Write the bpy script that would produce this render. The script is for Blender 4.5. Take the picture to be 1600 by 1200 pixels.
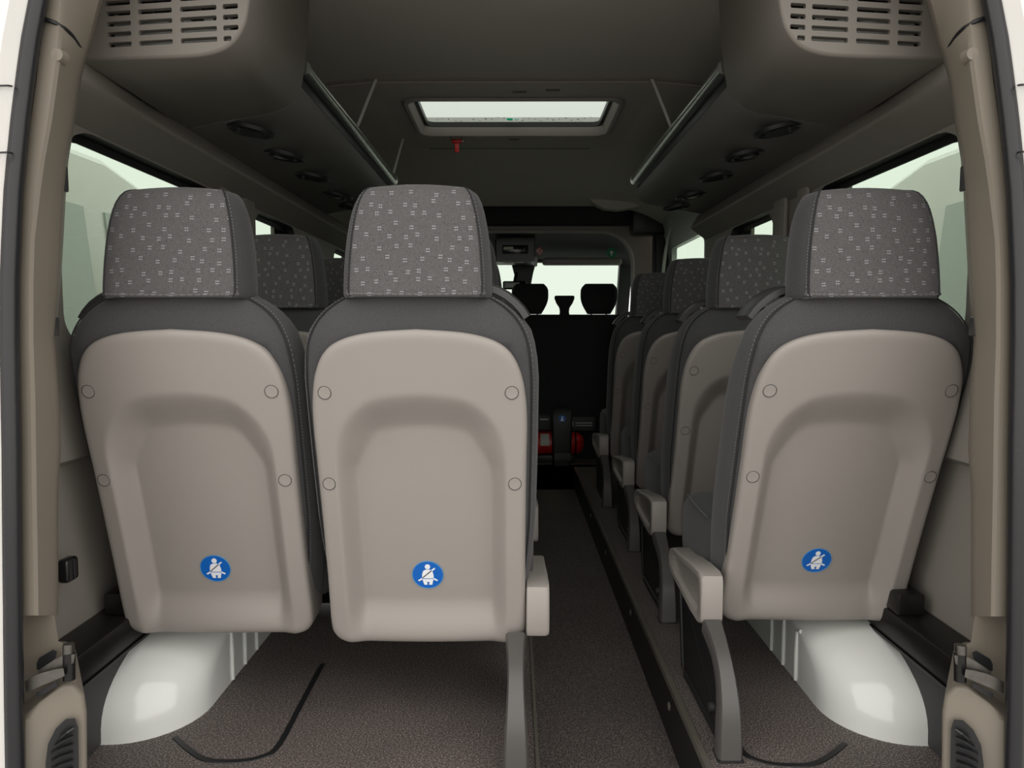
import bpy, bmesh, math, random
from mathutils import Vector, Matrix
random.seed(7)
R = math.radians
scn = bpy.context.scene
for o in list(bpy.data.objects): bpy.data.objects.remove(o)
C = scn.collection

# ------------------------------------------------------------------ camera, sky, exposure
F = 1150.0                       # focal length in pixels of the 1600 x 1200 frame
EYE = 0.865                      # eye height above the seat platform
TH = math.atan(85.0 / F)         # camera looks slightly down
cam = bpy.data.cameras.new('camera'); cam.sensor_width = 36; cam.lens = 36 * F / 1600
cam.clip_start = 0.05; cam.clip_end = 200
co = bpy.data.objects.new('camera', cam); C.objects.link(co)
co.location = (0, 0, EYE); co.rotation_euler = (math.pi / 2 - TH, 0, 3.0 / F)
scn.camera = co
w = bpy.data.worlds.new('overcast'); scn.world = w; w.use_nodes = True
bg = w.node_tree.nodes['Background']
bg.inputs['Color'].default_value = (1.0, 0.975, 0.94, 1); bg.inputs['Strength'].default_value = 1.9
vs = scn.view_settings
vs.view_transform = 'Standard'; vs.look = 'None'; vs.gamma = 1; vs.exposure = 0.0
vs.use_curve_mapping = False

def P(u, v, d):                  # pixel and camera depth -> point in the van
    H = (v - 515.0) * d / F
    return Vector(((u - 803.0) * d / F, d - 0.0739 * H, EYE - H))

# ------------------------------------------------------------------ materials
def lin(c):
    return tuple(((x / 255) / 12.92 if x / 255 <= .04045 else ((x / 255 + .055) / 1.055) ** 2.4) for x in c)
MAT = {}
def node(nt, t, **kw):
    n = nt.nodes.new(t)
    for k, v in kw.items(): setattr(n, k, v)
    return n
def mat(name, col, rough=.5, metal=0.0, bump=0.0, scale=400.0, var=0.0, vscale=6.0, coat=0.0, spec=.5, emit=None):
    m = bpy.data.materials.new(name); m.use_nodes = True; nt = m.node_tree
    b = nt.nodes['Principled BSDF']
    b.inputs['Base Color'].default_value = (*col, 1); b.inputs['Roughness'].default_value = rough
    b.inputs['Metallic'].default_value = metal; b.inputs['Coat Weight'].default_value = coat
    b.inputs['Coat Roughness'].default_value = .05; b.inputs['Specular IOR Level'].default_value = spec
    if emit:
        b.inputs['Emission Color'].default_value = (*emit[0], 1); b.inputs['Emission Strength'].default_value = emit[1]
    tc = node(nt, 'ShaderNodeTexCoord')
    if bump:
        n = node(nt, 'ShaderNodeTexNoise'); n.inputs['Scale'].default_value = scale; n.inputs['Detail'].default_value = 2
        bp = node(nt, 'ShaderNodeBump'); bp.inputs['Strength'].default_value = bump; bp.inputs['Distance'].default_value = .001
        nt.links.new(tc.outputs['Object'], n.inputs['Vector']); nt.links.new(n.outputs['Fac'], bp.inputs['Height'])
        nt.links.new(bp.outputs['Normal'], b.inputs['Normal'])
    if var:
        n = node(nt, 'ShaderNodeTexNoise'); n.inputs['Scale'].default_value = vscale; n.inputs['Detail'].default_value = 5
        r = node(nt, 'ShaderNodeMapRange'); r.inputs['To Min'].default_value = 1 - var; r.inputs['To Max'].default_value = 1 + var
        mx = node(nt, 'ShaderNodeMix', data_type='RGBA', blend_type='MULTIPLY'); mx.inputs[0].default_value = 1
        mx.inputs[6].default_value = (*col, 1)
        nt.links.new(tc.outputs['Object'], n.inputs['Vector']); nt.links.new(n.outputs['Fac'], r.inputs['Value'])
        nt.links.new(r.outputs['Result'], mx.inputs[7]); nt.links.new(mx.outputs[2], b.inputs['Base Color'])
    MAT[name] = m
    return m
mat('shell', (.335, .305, .278), .42, bump=.10, scale=900, var=.03)
mat('cap', (.33, .30, .275), .45)
mat('beige', (.215, .188, .150), .5, bump=.12, scale=700, var=.05)
mat('header', (.25, .23, .20), .6, bump=.10, scale=700, var=.04)
mat('greybox', (.20, .182, .158), .5, bump=.10, scale=700, var=.03)
mat('liner', (.50, .47, .42), .95, bump=.35, scale=500, var=.06, spec=.2)
mat('soffit', (.19, .18, .165), .75, bump=.2, scale=500, var=.05)
mat('kick', (.05, .05, .05), .6, bump=.2, scale=500)
mat('black', (.012, .012, .013), .45)
mat('black_gloss', (.010, .010, .011), .18)
mat('black_metal', (.015, .014, .013), .3, metal=.3, var=.3, vscale=30)
mat('rubber', (.018, .018, .020), .32, bump=.2, scale=200)
mat('leg', (.088, .084, .079), .38, bump=.05, scale=600)
mat('dark_plastic', (.045, .044, .043), .35)
mat('darkcloth', (.018, .018, .02), .9)
mat('steel', (.62, .65, .61), .24, metal=.9, var=.15, vscale=12)
mat('latch', (.16, .15, .135), .35, metal=.9, var=.35, vscale=60)
mat('strip', (.26, .24, .20), .35, metal=.6, var=.15, vscale=20)
mat('white_paint', (.84, .86, .82), .14, coat=.6, var=.015)
mat('body_white', (.80, .78, .74), .25, coat=.4)
mat('grey_paint', (.50, .53, .49), .3, coat=.3)
mat('red', (.55, .012, .012), .3)
mat('blue', (.003, .125, .52), .35)
mat('blue_rim', (.10, .35, .70), .35)
mat('white_print', (.88, .90, .92), .4)
mat('green', (.01, .30, .12), .4)
mat('pale', (.55, .55, .50), .5)
mat('cream_display', (.65, .62, .48), .4)
mat('thread', (.19, .187, .185), .8)
mat('thread_dark', (.02, .02, .021), .8)
mat('asphalt', (.36, .352, .34), .9, var=.12, vscale=2)
mat('van_glass', (.40, .44, .40), .08, coat=.5)  # opaque pane, sky reflection put into the pale base colour
mat('tyre', (.02, .02, .02), .8)

def glass(name, tint, gloss=.06):
    m = bpy.data.materials.new(name); m.use_nodes = True; nt = m.node_tree; nt.nodes.clear()
    o = node(nt, 'ShaderNodeOutputMaterial'); t = node(nt, 'ShaderNodeBsdfTransparent'); g = node(nt, 'ShaderNodeBsdfGlossy')
    t.inputs['Color'].default_value = (*tint, 1); g.inputs['Roughness'].default_value = .02
    x = node(nt, 'ShaderNodeMixShader'); x.inputs[0].default_value = gloss
    nt.links.new(t.outputs[0], x.inputs[1]); nt.links.new(g.outputs[0], x.inputs[2]); nt.links.new(x.outputs[0], o.inputs[0])
    MAT[name] = m
def translucent(name, col):
    m = bpy.data.materials.new(name); m.use_nodes = True; nt = m.node_tree; nt.nodes.clear()
    o = node(nt, 'ShaderNodeOutputMaterial'); t = node(nt, 'ShaderNodeBsdfTranslucent'); d = node(nt, 'ShaderNodeBsdfDiffuse'); x = node(nt, 'ShaderNodeMixShader')
    t.inputs['Color'].default_value = (*col, 1); d.inputs['Color'].default_value = (*col, 1); x.inputs[0].default_value = .3
    nt.links.new(t.outputs[0], x.inputs[1]); nt.links.new(d.outputs[0], x.inputs[2]); nt.links.new(x.outputs[0], o.inputs[0]); MAT[name] = m
translucent('film_white', (.8, .82, .85)); translucent('film_green', (.02, .62, .32))
glass('tint', (.665, .725, .665)); glass('clear', (.68, .725, .685), .03); glass('hatchglass', (.615, .645, .62), .03)

def weave_nodes(nt, tc, dark, light):
    """fine twill of two thread colours; returns a colour socket and a height socket"""
    n = node(nt, 'ShaderNodeTexNoise'); n.inputs['Scale'].default_value = 650; n.inputs['Detail'].default_value = 3
    nt.links.new(tc.outputs['Object'], n.inputs['Vector'])
    wv = node(nt, 'ShaderNodeTexWave'); wv.bands_direction = 'DIAGONAL'; wv.inputs['Scale'].default_value = 260
    wv.inputs['Distortion'].default_value = 1.0
    nt.links.new(tc.outputs['Object'], wv.inputs['Vector'])
    a = node(nt, 'ShaderNodeMath', operation='ADD'); nt.links.new(n.outputs['Fac'], a.inputs[0])
    s = node(nt, 'ShaderNodeMath', operation='MULTIPLY'); s.inputs[1].default_value = .25
    nt.links.new(wv.outputs['Fac'], s.inputs[0]); nt.links.new(s.outputs[0], a.inputs[1])
    cr = node(nt, 'ShaderNodeMapRange'); cr.inputs['From Min'].default_value = .35; cr.inputs['From Max'].default_value = .9
    nt.links.new(a.outputs[0], cr.inputs['Value'])
    mx = node(nt, 'ShaderNodeMix', data_type='RGBA'); mx.inputs[6].default_value = (*dark, 1); mx.inputs[7].default_value = (*light, 1)
    nt.links.new(cr.outputs['Result'], mx.inputs[0])
    return mx.outputs[2], cr.outputs['Result']
def cloth(name, dark, light, marks=False):
    m = bpy.data.materials.new(name); m.use_nodes = True; nt = m.node_tree; b = nt.nodes['Principled BSDF']
    b.inputs['Roughness'].default_value = .85; b.inputs['Specular IOR Level'].default_value = .3
    b.inputs['Sheen Weight'].default_value = .15
    tc = node(nt, 'ShaderNodeTexCoord'); col, hgt = weave_nodes(nt, tc, dark, light)
    if marks:                                   # small woven double dashes in staggered rows
        def M(op, a, bb=None):
            q = node(nt, 'ShaderNodeMath', operation=op)
            for i, v in enumerate((a, bb)):
                if v is None: continue
                if isinstance(v, (int, float)): q.inputs[i].default_value = v
                else: nt.links.new(v, q.inputs[i])
            return q.outputs[0]
        sp = node(nt, 'ShaderNodeSeparateXYZ'); nt.links.new(tc.outputs['Object'], sp.inputs[0])
        cz, cx = .0205, .0330
        zz = M('DIVIDE', sp.outputs['Z'], cz); row = M('FLOOR', zz)
        sh = M('MULTIPLY', row, .382)
        uu = M('ADD', M('DIVIDE', sp.outputs['X'], cx), sh)
        colid = M('FLOOR', uu)
        wn = node(nt, 'ShaderNodeTexWhiteNoise'); wn.noise_dimensions = '2D'
        cb = node(nt, 'ShaderNodeCombineXYZ'); nt.links.new(colid, cb.inputs[0]); nt.links.new(row, cb.inputs[1])
        nt.links.new(cb.outputs[0], wn.inputs['Vector'])
        jit = M('MULTIPLY', M('SUBTRACT', wn.outputs['Value'], .5), .62)
        jiz = M('MULTIPLY', M('SUBTRACT', M('FRACT', M('MULTIPLY', wn.outputs['Value'], 37.7)), .5), .55)
        lx = M('ABSOLUTE', M('ADD', M('SUBTRACT', M('FRACT', uu), .5), jit))
        lz = M('ABSOLUTE', M('ADD', M('SUBTRACT', M('FRACT', zz), .5), jiz))
        mk = M('MULTIPLY', M('LESS_THAN', lx, .105), M('LESS_THAN', M('ABSOLUTE', M('SUBTRACT', lz, .115)), .045))
        mk = M('MULTIPLY', mk, M('GREATER_THAN', lx, .012))
        mx = node(nt, 'ShaderNodeMix', data_type='RGBA'); nt.links.new(M('MULTIPLY', mk, .55), mx.inputs[0])
        nt.links.new(col, mx.inputs[6]); mx.inputs[7].default_value = (.52, .53, .56, 1); col = mx.outputs[2]
    nt.links.new(col, b.inputs['Base Color'])
    bp = node(nt, 'ShaderNodeBump'); bp.inputs['Strength'].default_value = .25; bp.inputs['Distance'].default_value = .0006
    nt.links.new(hgt, bp.inputs['Height']); nt.links.new(bp.outputs['Normal'], b.inputs['Normal'])
    MAT[name] = m
cloth('cloth', (.046, .046, .048), (.085, .085, .087))
cloth('cloth_side', (.040, .040, .042), (.072, .072, .074))
cloth('cloth_marks', (.040, .038, .039), (.165, .158, .156), True)

def floor_mat():
    m = bpy.data.materials.new('speckled_vinyl'); m.use_nodes = True; nt = m.node_tree; b = nt.nodes['Principled BSDF']
    b.inputs['Roughness'].default_value = .62
    tc = node(nt, 'ShaderNodeTexCoord')
    n = node(nt, 'ShaderNodeTexNoise'); n.inputs['Scale'].default_value = 270; n.inputs['Detail'].default_value = 3; n.inputs['Roughness'].default_value = .7
    nt.links.new(tc.outputs['Object'], n.inputs['Vector'])
    r = node(nt, 'ShaderNodeValToRGB'); e = r.color_ramp.elements
    e[0].position = .36; e[0].color = (.024, .019, .018, 1); e[1].position = .66; e[1].color = (.40, .345, .315, 1)
    q = e.new(.52); q.color = (.115, .096, .088, 1)
    nt.links.new(n.outputs['Fac'], r.inputs[0])
    g = node(nt, 'ShaderNodeTexNoise'); g.inputs['Scale'].default_value = 5; g.inputs['Detail'].default_value = 5
    nt.links.new(tc.outputs['Object'], g.inputs['Vector'])
    mr = node(nt, 'ShaderNodeMapRange'); mr.inputs['To Min'].default_value = .75; mr.inputs['To Max'].default_value = 1.2
    nt.links.new(g.outputs['Fac'], mr.inputs['Value'])
    mx = node(nt, 'ShaderNodeMix', data_type='RGBA', blend_type='MULTIPLY'); mx.inputs[0].default_value = 1
    nt.links.new(r.outputs[0], mx.inputs[6]); nt.links.new(mr.outputs[0], mx.inputs[7]); nt.links.new(mx.outputs[2], b.inputs['Base Color'])
    bp = node(nt, 'ShaderNodeBump'); bp.inputs['Strength'].default_value = .3; bp.inputs['Distance'].default_value = .0008
    nt.links.new(n.outputs['Fac'], bp.inputs['Height']); nt.links.new(bp.outputs['Normal'], b.inputs['Normal'])
    MAT['vinyl'] = m
floor_mat()

# ------------------------------------------------------------------ mesh helpers
class MB:
    """collects vertices and faces; build() links them as ONE mesh object"""
    def __init__(s): s.v = []; s.f = []; s.m = []
    def add(s, verts, faces, mi=0):
        k = len(s.v); s.v += [tuple(p) for p in verts]
        s.f += [tuple(i + k for i in f) for f in faces]; s.m += [mi] * len(faces)
        return s
    def box(s, x0, x1, y0, y1, z0, z1, bev=0.0, seg=2, mi=0):
        bm = bmesh.new(); bmesh.ops.create_cube(bm, size=1)
        for p in bm.verts: p.co = Vector(((x0 + x1) / 2 + p.co.x * (x1 - x0), (y0 + y1) / 2 + p.co.y * (y1 - y0), (z0 + z1) / 2 + p.co.z * (z1 - z0)))
        if bev: bmesh.ops.bevel(bm, geom=bm.edges[:], offset=bev, segments=seg, affect='EDGES', profile=.5)
        bm.verts.ensure_lookup_table(); bm.verts.index_update()
        s.add([p.co.copy() for p in bm.verts], [[q.index for q in f.verts] for f in bm.faces], mi); bm.free(); return s
    def loft(s, secs, closed=True, cap0=True, cap1=True, mi=0, mfun=None):
        n = len(secs[0]); vs_ = [p for sec in secs for p in sec]; k0 = len(s.f)
        fs = []; ms = []
        for a in range(len(secs) - 1):
            for i in range(n if closed else n - 1):
                j = (i + 1) % n
                fs.append((a * n + i, a * n + j, (a + 1) * n + j, (a + 1) * n + i)); ms.append(mfun(i) if mfun else mi)
        if cap0: fs.append(tuple(range(n - 1, -1, -1))); ms.append(mi)
        if cap1: fs.append(tuple(range((len(secs) - 1) * n, len(secs) * n))); ms.append(mfun(0) if mfun else mi)
        k = len(s.v); s.v += [tuple(p) for p in vs_]; s.f += [tuple(i + k for i in f) for f in fs]; s.m += ms
        return s
    def tube(s, path, r, n=8, closed=False, mi=0):
        path = [Vector(p) for p in path]; secs = []; up = None; m = len(path)
        for i, p in enumerate(path):
            if closed: t = path[(i + 1) % m] - path[i - 1]
            else: t = path[min(i + 1, m - 1)] - path[max(i - 1, 0)]
            t.normalize()
            if up is None:
                up = Vector((0, 0, 1)) if abs(t.z) < .9 else Vector((0, 1, 0))
            u = up - t * up.dot(t)
            if u.length < 1e-5: u = t.orthogonal()
            u.normalize(); b = t.cross(u); up = u
            secs.append([p + u * (math.cos(2 * math.pi * k / n) * r) + b * (math.sin(2 * math.pi * k / n) * r) for k in range(n)])
        if closed: secs.append(secs[0]); return s.loft(secs, cap0=False, cap1=False, mi=mi)
        return s.loft(secs, mi=mi)
    def cyl(s, a, b, r, n=16, r2=None, mi=0):
        a = Vector(a); b = Vector(b); t = (b - a).normalized(); u = t.orthogonal().normalized(); q = t.cross(u); r2 = r if r2 is None else r2
        def ring(c, rr): return [c + u * (math.cos(2 * math.pi * k / n) * rr) + q * (math.sin(2 * math.pi * k / n) * rr) for k in range(n)]
        return s.loft([ring(a, r), ring(b, r2)], mi=mi)
    def prism(s, poly, vec, mi=0):
        vec = Vector(vec); a = [Vector(p) for p in poly]
        return s.loft([a, [p + vec for p in a]], mi=mi)
    def build(s, name, m, parent=None, smooth=True, ang=35, bevel=0.0):
        me = bpy.data.meshes.new(name); me.from_pydata(s.v, [], s.f)
        ms = m if isinstance(m, (list, tuple)) else [m]
        for q in ms: me.materials.append(MAT[q])
        for p, i in zip(me.polygons, s.m): p.material_index = min(i, len(ms) - 1)
        bm = bmesh.new(); bm.from_mesh(me)
        bmesh.ops.recalc_face_normals(bm, faces=bm.faces[:])
        bm.to_mesh(me); bm.free()
        if smooth:
            me.shade_smooth()
            try: me.set_sharp_from_angle(angle=R(ang))
            except Exception: pass
        o = bpy.data.objects.new(name, me); C.objects.link(o)
        if parent: o.parent = parent
        return o
def tag(o, label, cat, group=None, kind=None):
    o['label'] = label; o['category'] = cat
    if group: o['group'] = group
    if kind: o['kind'] = kind
    return o
def empty(name, loc=(0, 0, 0), rz=0):
    o = bpy.data.objects.new(name, None); o.empty_display_size = .05; C.objects.link(o); o.location = loc; o.rotation_euler = (0, 0, rz); return o
def copy_tree(o, parent=None):
    c = o.copy(); C.objects.link(c); c.parent = parent
    for ch in list(o.children): copy_tree(ch, c)
    return c
def crom(pts, n=6, closed=False):
    """Catmull-Rom through the points"""
    pts = [Vector(p) for p in pts]; m = len(pts); out = []
    for i in range(m if closed else m - 1):
        g = (lambda k: pts[k % m]) if closed else (lambda k: pts[max(0, min(m - 1, k))])
        a, b, c, d = g(i - 1), g(i), g(i + 1), g(i + 2)
        for k in range(n):
            t = k / n
            out.append(.5 * (2 * b + (c - a) * t + (2 * a - 5 * b + 4 * c - d) * t * t + (3 * b - a - 3 * c + d) * t ** 3))
    if not closed: out.append(pts[-1])
    return out
def rrect(a0, a1, b0, b1, r, n=6):
    """rounded rectangle, (a, b, corner index, t); r may be four radii (a1b1, a0b1, a0b0, a1b0)"""
    rs = r if isinstance(r, (list, tuple)) else [r] * 4
    out = []
    for k, (ca, cb, sa, sb) in enumerate(((a1, b1, -1, -1), (a0, b1, 1, -1), (a0, b0, 1, 1), (a1, b0, -1, 1))):
        q = rs[k]
        for i in range(n + 1):
            t = i / n; an = math.pi / 2 * (k + t)
            out.append((ca + sa * q + q * math.cos(an), cb + sb * q + q * math.sin(an), k, t))
    return out
def plate(mb, outer, hole, r, fn, off, n=6, mi=0, mi2=None, back=False):
    """plate in (a,b) with a rounded hole; fn maps to 3-D, off is the thickness vector, the hole gets side walls"""
    A0, A1, B0, B1 = outer; hl = rrect(*hole, r, n); ol = []
    for a, b, k, t in hl:
        if k == 0: ol.append((A1, b + (B1 - b) * min(1, 2 * t)) if t <= .5 else (A1 + (a - A1) * (2 * t - 1), B1))
        if k == 1: ol.append((a + (A0 - a) * min(1, 2 * t), B1) if t <= .5 else (A0, B1 + (b - B1) * (2 * t - 1)))
        if k == 2: ol.append((A0, b + (B0 - b) * min(1, 2 * t)) if t <= .5 else (A0 + (a - A0) * (2 * t - 1), B0))
        if k == 3: ol.append((a + (A1 - a) * min(1, 2 * t), B0) if t <= .5 else (A1, B0 + (b - B0) * (2 * t - 1)))
    off = Vector(off)
    s1 = [Vector(fn(a, b)) for a, b in ol]; s2 = [Vector(fn(h[0], h[1])) for h in hl]
    mb.loft([s1, s2], cap0=False, cap1=False, mi=mi)
    mb.loft([s2, [p + off for p in s2]], cap0=False, cap1=False, mi=mi if mi2 is None else mi2)
    if back: mb.loft([[p + off for p in s1], [p + off for p in s2]], cap0=False, cap1=False, mi=mi)
    return [p for p in s2], off

# ------------------------------------------------------------------ setting: floor
YB, YF = 1.12, 4.60              # rear sill and cab bulkhead
AZ = -0.145                      # sunken aisle
XL, XR = 0.047, 0.383            # aisle edges
mb = MB()
def quad(mb, a, b, c, d, mi=0): mb.add([a, b, c, d], [(0, 1, 2, 3)], mi)
quad(mb, (-1, YB, 0), (XL, YB, 0), (XL, 5.7, 0), (-1, 5.7, 0))
quad(mb, (XL, YB, 0), (XL, YB, AZ), (XL, YF, AZ), (XL, YF, 0), 1)
quad(mb, (XL, YB, AZ), (XR, YB, AZ), (XR, YF, AZ), (XL, YF, AZ))
quad(mb, (XR, YB, AZ), (XR, YB, 0), (XR, YF, 0), (XR, YF, AZ), 1)
quad(mb, (XR, YB, 0), (1, YB, 0), (1, 5.7, 0), (XR, 5.7, 0))
quad(mb, (XL, YF, AZ), (XR, YF, AZ), (XR, YF, 0), (XL, YF, 0), 1)
quad(mb, (XL, YF, 0), (XR, YF, 0), (XR, 5.7, 0), (XL, 5.7, 0))
quad(mb, (-1, YB, 0), (1, YB, 0), (1, YB, -.25), (-1, YB, -.25), 1)
quad(mb, (-1, YB, -.25), (1, YB, -.25), (1, 5.7, -.25), (-1, 5.7, -.25), 1)
fl = mb.build('floor', ['vinyl', 'black'], smooth=False)
tag(fl, 'brown grey speckled vinyl floor with a sunken aisle', 'floor', kind='structure')
for i, x in enumerate((XL, XR)):
    m = MB(); s = -1 if i == 0 else 1; sw = .003 if i == 0 else .009
    m.prism([(x - s * .004, YB, .004), (x + s * sw, YB, .004), (x + s * sw, YB, -.001), (x + s * .002, YB, -.001), (x + s * .002, YB, -.012), (x - s * .004, YB, -.012)], (0, YF - YB, 0))
    o = m.build('trim_%d' % (i + 1), 'strip', smooth=False)
    tag(o, ['thin metal edge strip on the left side of the aisle', 'worn metal edge strip along the right aisle step'][i], 'edge strip', kind='structure')
# rivets on the right riser
for k, yy in enumerate((1.75, 2.35, 3.0, 3.6)):
    m = MB(); m.cyl((XR, yy, -.06), (XR - .004, yy, -.06), .011, 14, .008); m.build('rivet', 'strip', fl)
# joint lines of the floor covering round the wheel arches
def floor_line(pxs, r=.004, wd=.007):
    pts = crom([P(u, v, EYE * F / (v - 515)) for u, v in pxs], 6)
    m = MB(); secs = []
    for i, p in enumerate(pts):
        t = (pts[min(i + 1, len(pts) - 1)] - pts[max(i - 1, 0)]); t.z = 0; t.normalize(); nrm = Vector((-t.y, t.x, 0))
        secs.append([Vector((p.x, p.y, 0)) + nrm * wd * a + Vector((0, 0, b)) for a, b in ((-1, -.001), (-.8, .0022), (.8, .0022), (1, -.001))])
    m.loft(secs); return m.build('joint_strip', 'black', fl)
floor_line([(275, 1150), (300, 1172), (325, 1185), (372, 1187), (410, 1180), (436, 1162), (470, 1100), (490, 1062), (505, 1035)])
floor_line([(1318, 1158), (1296, 1176), (1268, 1190), (1232, 1192), (1195, 1188), (1165, 1176), (1154, 1162)])

# ------------------------------------------------------------------ walls
WX = .90
W_HOLES = {-1: [(1.475, 2.235), (2.57, 3.06), (3.70, 4.30)], 1: [(1.475, 2.215), (2.58, 3.10)]}
BAYS = {-1: [(1.19, 2.40), (2.40, 3.38), (3.38, YF)], 1: [(1.19, 2.40), (2.40, 3.50)]}
wn = 0
for s, side in ((-1, 'left'), (1, 'right')):
    yend = YF if s < 0 else 3.50
    m = MB()
    prof = [(WX, .80), (WX + .002, .60), (WX + .03, .585), (WX + .03, -.02)]
    for y0, y1 in ((1.19, YF),):
        m.loft([[(s * x, y0, z) for x, z in prof], [(s * x, y1, z) for x, z in prof]], closed=False, cap0=False, cap1=False)
    glas = []
    for (y0, y1), (h0, h1) in zip(BAYS[s], W_HOLES[s]):
        rr = (.05, .13 if h0 < 1.5 else .10, .06, .05)
        loop, off = plate(m, (y0, y1, .80, 1.285), (h0, h1, .84, 1.28), rr, lambda a, b: (s * WX, a, b), (s * .035, 0, 0), mi=0, mi2=1)
        glas.append((h0, h1, rr))
    # header duct over the windows
    hp = [(WX, 1.285), (.842, 1.328), (.832, 1.336), (.831, 1.345), (.858, 1.392), (.90, 1.42), (1.0, 1.44)]
    hq = [(WX, 1.285), (.825, 1.322), (.812, 1.330), (.806, 1.340), (.806, 1.368), (.88, 1.40), (1.0, 1.44)]
    m.loft([[(s * x, y, z) for x, z in [(a[0] + (b[0] - a[0]) * t, a[1] + (b[1] - a[1]) * t) for a, b in zip(hq, hp)]] for y, t in ((1.19, 0), (1.40, 0), (1.50, .25), (1.62, .6), (1.75, .85), (1.98, 1), (yend, 1))], closed=False, cap0=False, cap1=True)
    # outer skin that keeps daylight out between lining and body
    m.box(min(s * .985, s * 1.0), max(s * .985, s * 1.0), 1.23, YF if s < 0 else YF, -.25, .83)
    m.box(min(s * .985, s * 1.0), max(s * .985, s * 1.0), 1.23, yend, 1.29, 1.80)
    for a, b in ([(1.23, W_HOLES[s][0][0])] + [(W_HOLES[s][i][1], W_HOLES[s][i + 1][0]) for i in range(len(W_HOLES[s]) - 1)] + [(W_HOLES[s][-1][1], yend)]):
        m.box(min(s * .985, s * 1.0), max(s * .985, s * 1.0), a, b, .82, 1.30)
    o = m.build('wall_' + side, ['header', 'black'])
    tag(o, 'grey beige moulded side lining on the %s of the cabin' % side, 'wall', kind='structure')
    # pillar cover strips between the windows
    for (a, b) in [(2.26, 2.34), (2.44, 2.55)]:
        q = MB(); q.box(min(s * (WX - .02), s * WX), max(s * (WX - .02), s * WX), a, b, .80, 1.30, .012); q.build('pillar_cover', 'header', o)
    q = MB(); q.tube([(s * .862, 1.98, 1.394), (s * .862, yend, 1.394)], .003, 6); q.build('joint_line', 'black', o)
    # dark kick panel and black seat mounting rail at the foot of the wall
    k = MB(); k.box(min(s * .862, s * .93), max(s * .862, s * .93), 1.24, 1.95, 0, .17, .004); k.build('kick_panel', 'kick', o)
    r_ = MB(); r_.box(min(s * .842, s * .93), max(s * .842, s * .93), 1.37, 4.2, .172, .235, .004)
    r_.prism([(s * .838, 1.37, .166), (s * .838, 1.37, .172), (s * .93, 1.37, .172), (s * .93, 1.37, .166)], (0, 2.8, 0))
    rl = r_.build('seat_rail', 'black_metal', o)
    for yy in (1.62, 2.32, 3.02):
        b_ = MB(); b_.box(min(s * .845, s * .905), max(s * .845, s * .905), yy - .04, yy + .03, .235, .285, .006); bo = b_.build('anchor', 'black_metal', rl)
    # windows
    for h0, h1, rr in glas:
        wn += 1
        we = empty('window_%d' % wn, (s * (WX + .04), (h0 + h1) / 2, 1.06))
        tag(we, 'green tinted side window, number %s along the %s wall from the rear' % (['one', 'two', 'three'][glas.index((h0, h1, rr))], side), 'window', kind='structure')
        cy = (h0 + h1) / 2
        g = MB(); g.loft([[(s * xx, a - cy, b - 1.06) for a, b, _, _ in rrect(h0 - .03, h1 + .03, .80, 1.31, .05)] for xx in (-.003, .003)])
        g.build('pane', 'tint', we, smooth=False)
        fr = MB()
        def fn(a, b): return (-s * .006, a - cy, b - 1.06)
        plate(fr, (h0 - .01, h1 + .01, .83, 1.29), (h0 + .012, h1 - .012, .852, 1.262), (.05, rr[1] - .01, .05, .05), fn, (s * .004, 0, 0))
        fr.build('window_frame', 'black', we)
# black strap retainer on the left wall
e = empty('strap_clip', P(104, 888, 1.47)); tag(e, 'small black strap clip on the left wall beside the rear seat', 'clip')
m = MB(); m.cyl((-.045, .0, 0), (.0, 0, 0), .012); m.build('stem', 'black', e)
m = MB(); m.box(-.008, .016, -.02, .02, -.024, .024, .008, 3); m.build('knob', 'black_gloss', e)
m = MB(); m.box(.015, .018, -.003, .003, -.02, .02, .001); m.build('groove_rib', 'rubber', e)

# ------------------------------------------------------------------ ceiling
CZ = 1.742
cprof = [(-1.0, 1.40), (-.97, 1.50), (-.90, 1.60), (-.80, 1.68), (-.68, 1.725), (-.50, CZ)]
def ceil_sec(y, dz=0.0, inn=0.0):
    l = [(x + inn * .4, y, z - inn + dz * (z > 1.45)) for x, z in cprof]
    return l + [(-x, yy, z) for x, yy, z in reversed(l)]
m = MB()
def thick(m, secs):
    m.loft(secs, closed=False, cap0=False, cap1=False)
thick(m, [ceil_sec(1.205), ceil_sec(2.67)])
o = m.build('ceiling', 'liner'); tag(o, 'dark grey textile lined ceiling of the high roof', 'ceiling', kind='structure')
# front roof liner, a little lower, with the hatch opening
m = MB(); DR = .016; Y1, Y2 = 2.655, 3.58
L = [ceil_sec(Y1, 0, DR), ceil_sec(Y2, 0, DR)]
half = len(cprof)
for sl in (slice(0, half), slice(half, 2 * half)):
    m.loft([L[0][sl], L[1][sl]], closed=False, cap0=False, cap1=False)
HX0, HX1, HY0, HY1 = -.405, .40, 2.825, 3.315
plate(m, (-.50 + DR * .4, .50 - DR * .4, Y1, Y2), (HX0, HX1, HY0, HY1), .05, lambda a, b: (a, b, CZ - DR), (0, 0, .035), mi=0, mi2=1)
m.loft([L[0], ceil_sec(Y1 - .012, 0, DR * .55), ceil_sec(Y1 - .012, 0, -.02)], closed=False, cap0=False, cap1=False, mi=2)
secs = [ceil_sec(Y2, 0, DR)]
for t in (.1, .3, .55, .8, 1.0):
    secs.append([(x, Y2 + t * .83, z - (.135 * t ** 1.3) * max(0, min(1, (z - 1.42) / .2))) for x, y, z in ceil_sec(0, 0, DR)])
m.loft(secs, closed=False, cap0=False, cap1=False)
last = secs[-1]
m.loft([last, [(x, y + .02, z + .05) for x, y, z in last]], closed=False, cap0=False, cap1=False)
o2 = m.build('roof_liner', ['liner', 'shell', 'greybox'], o)
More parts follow.
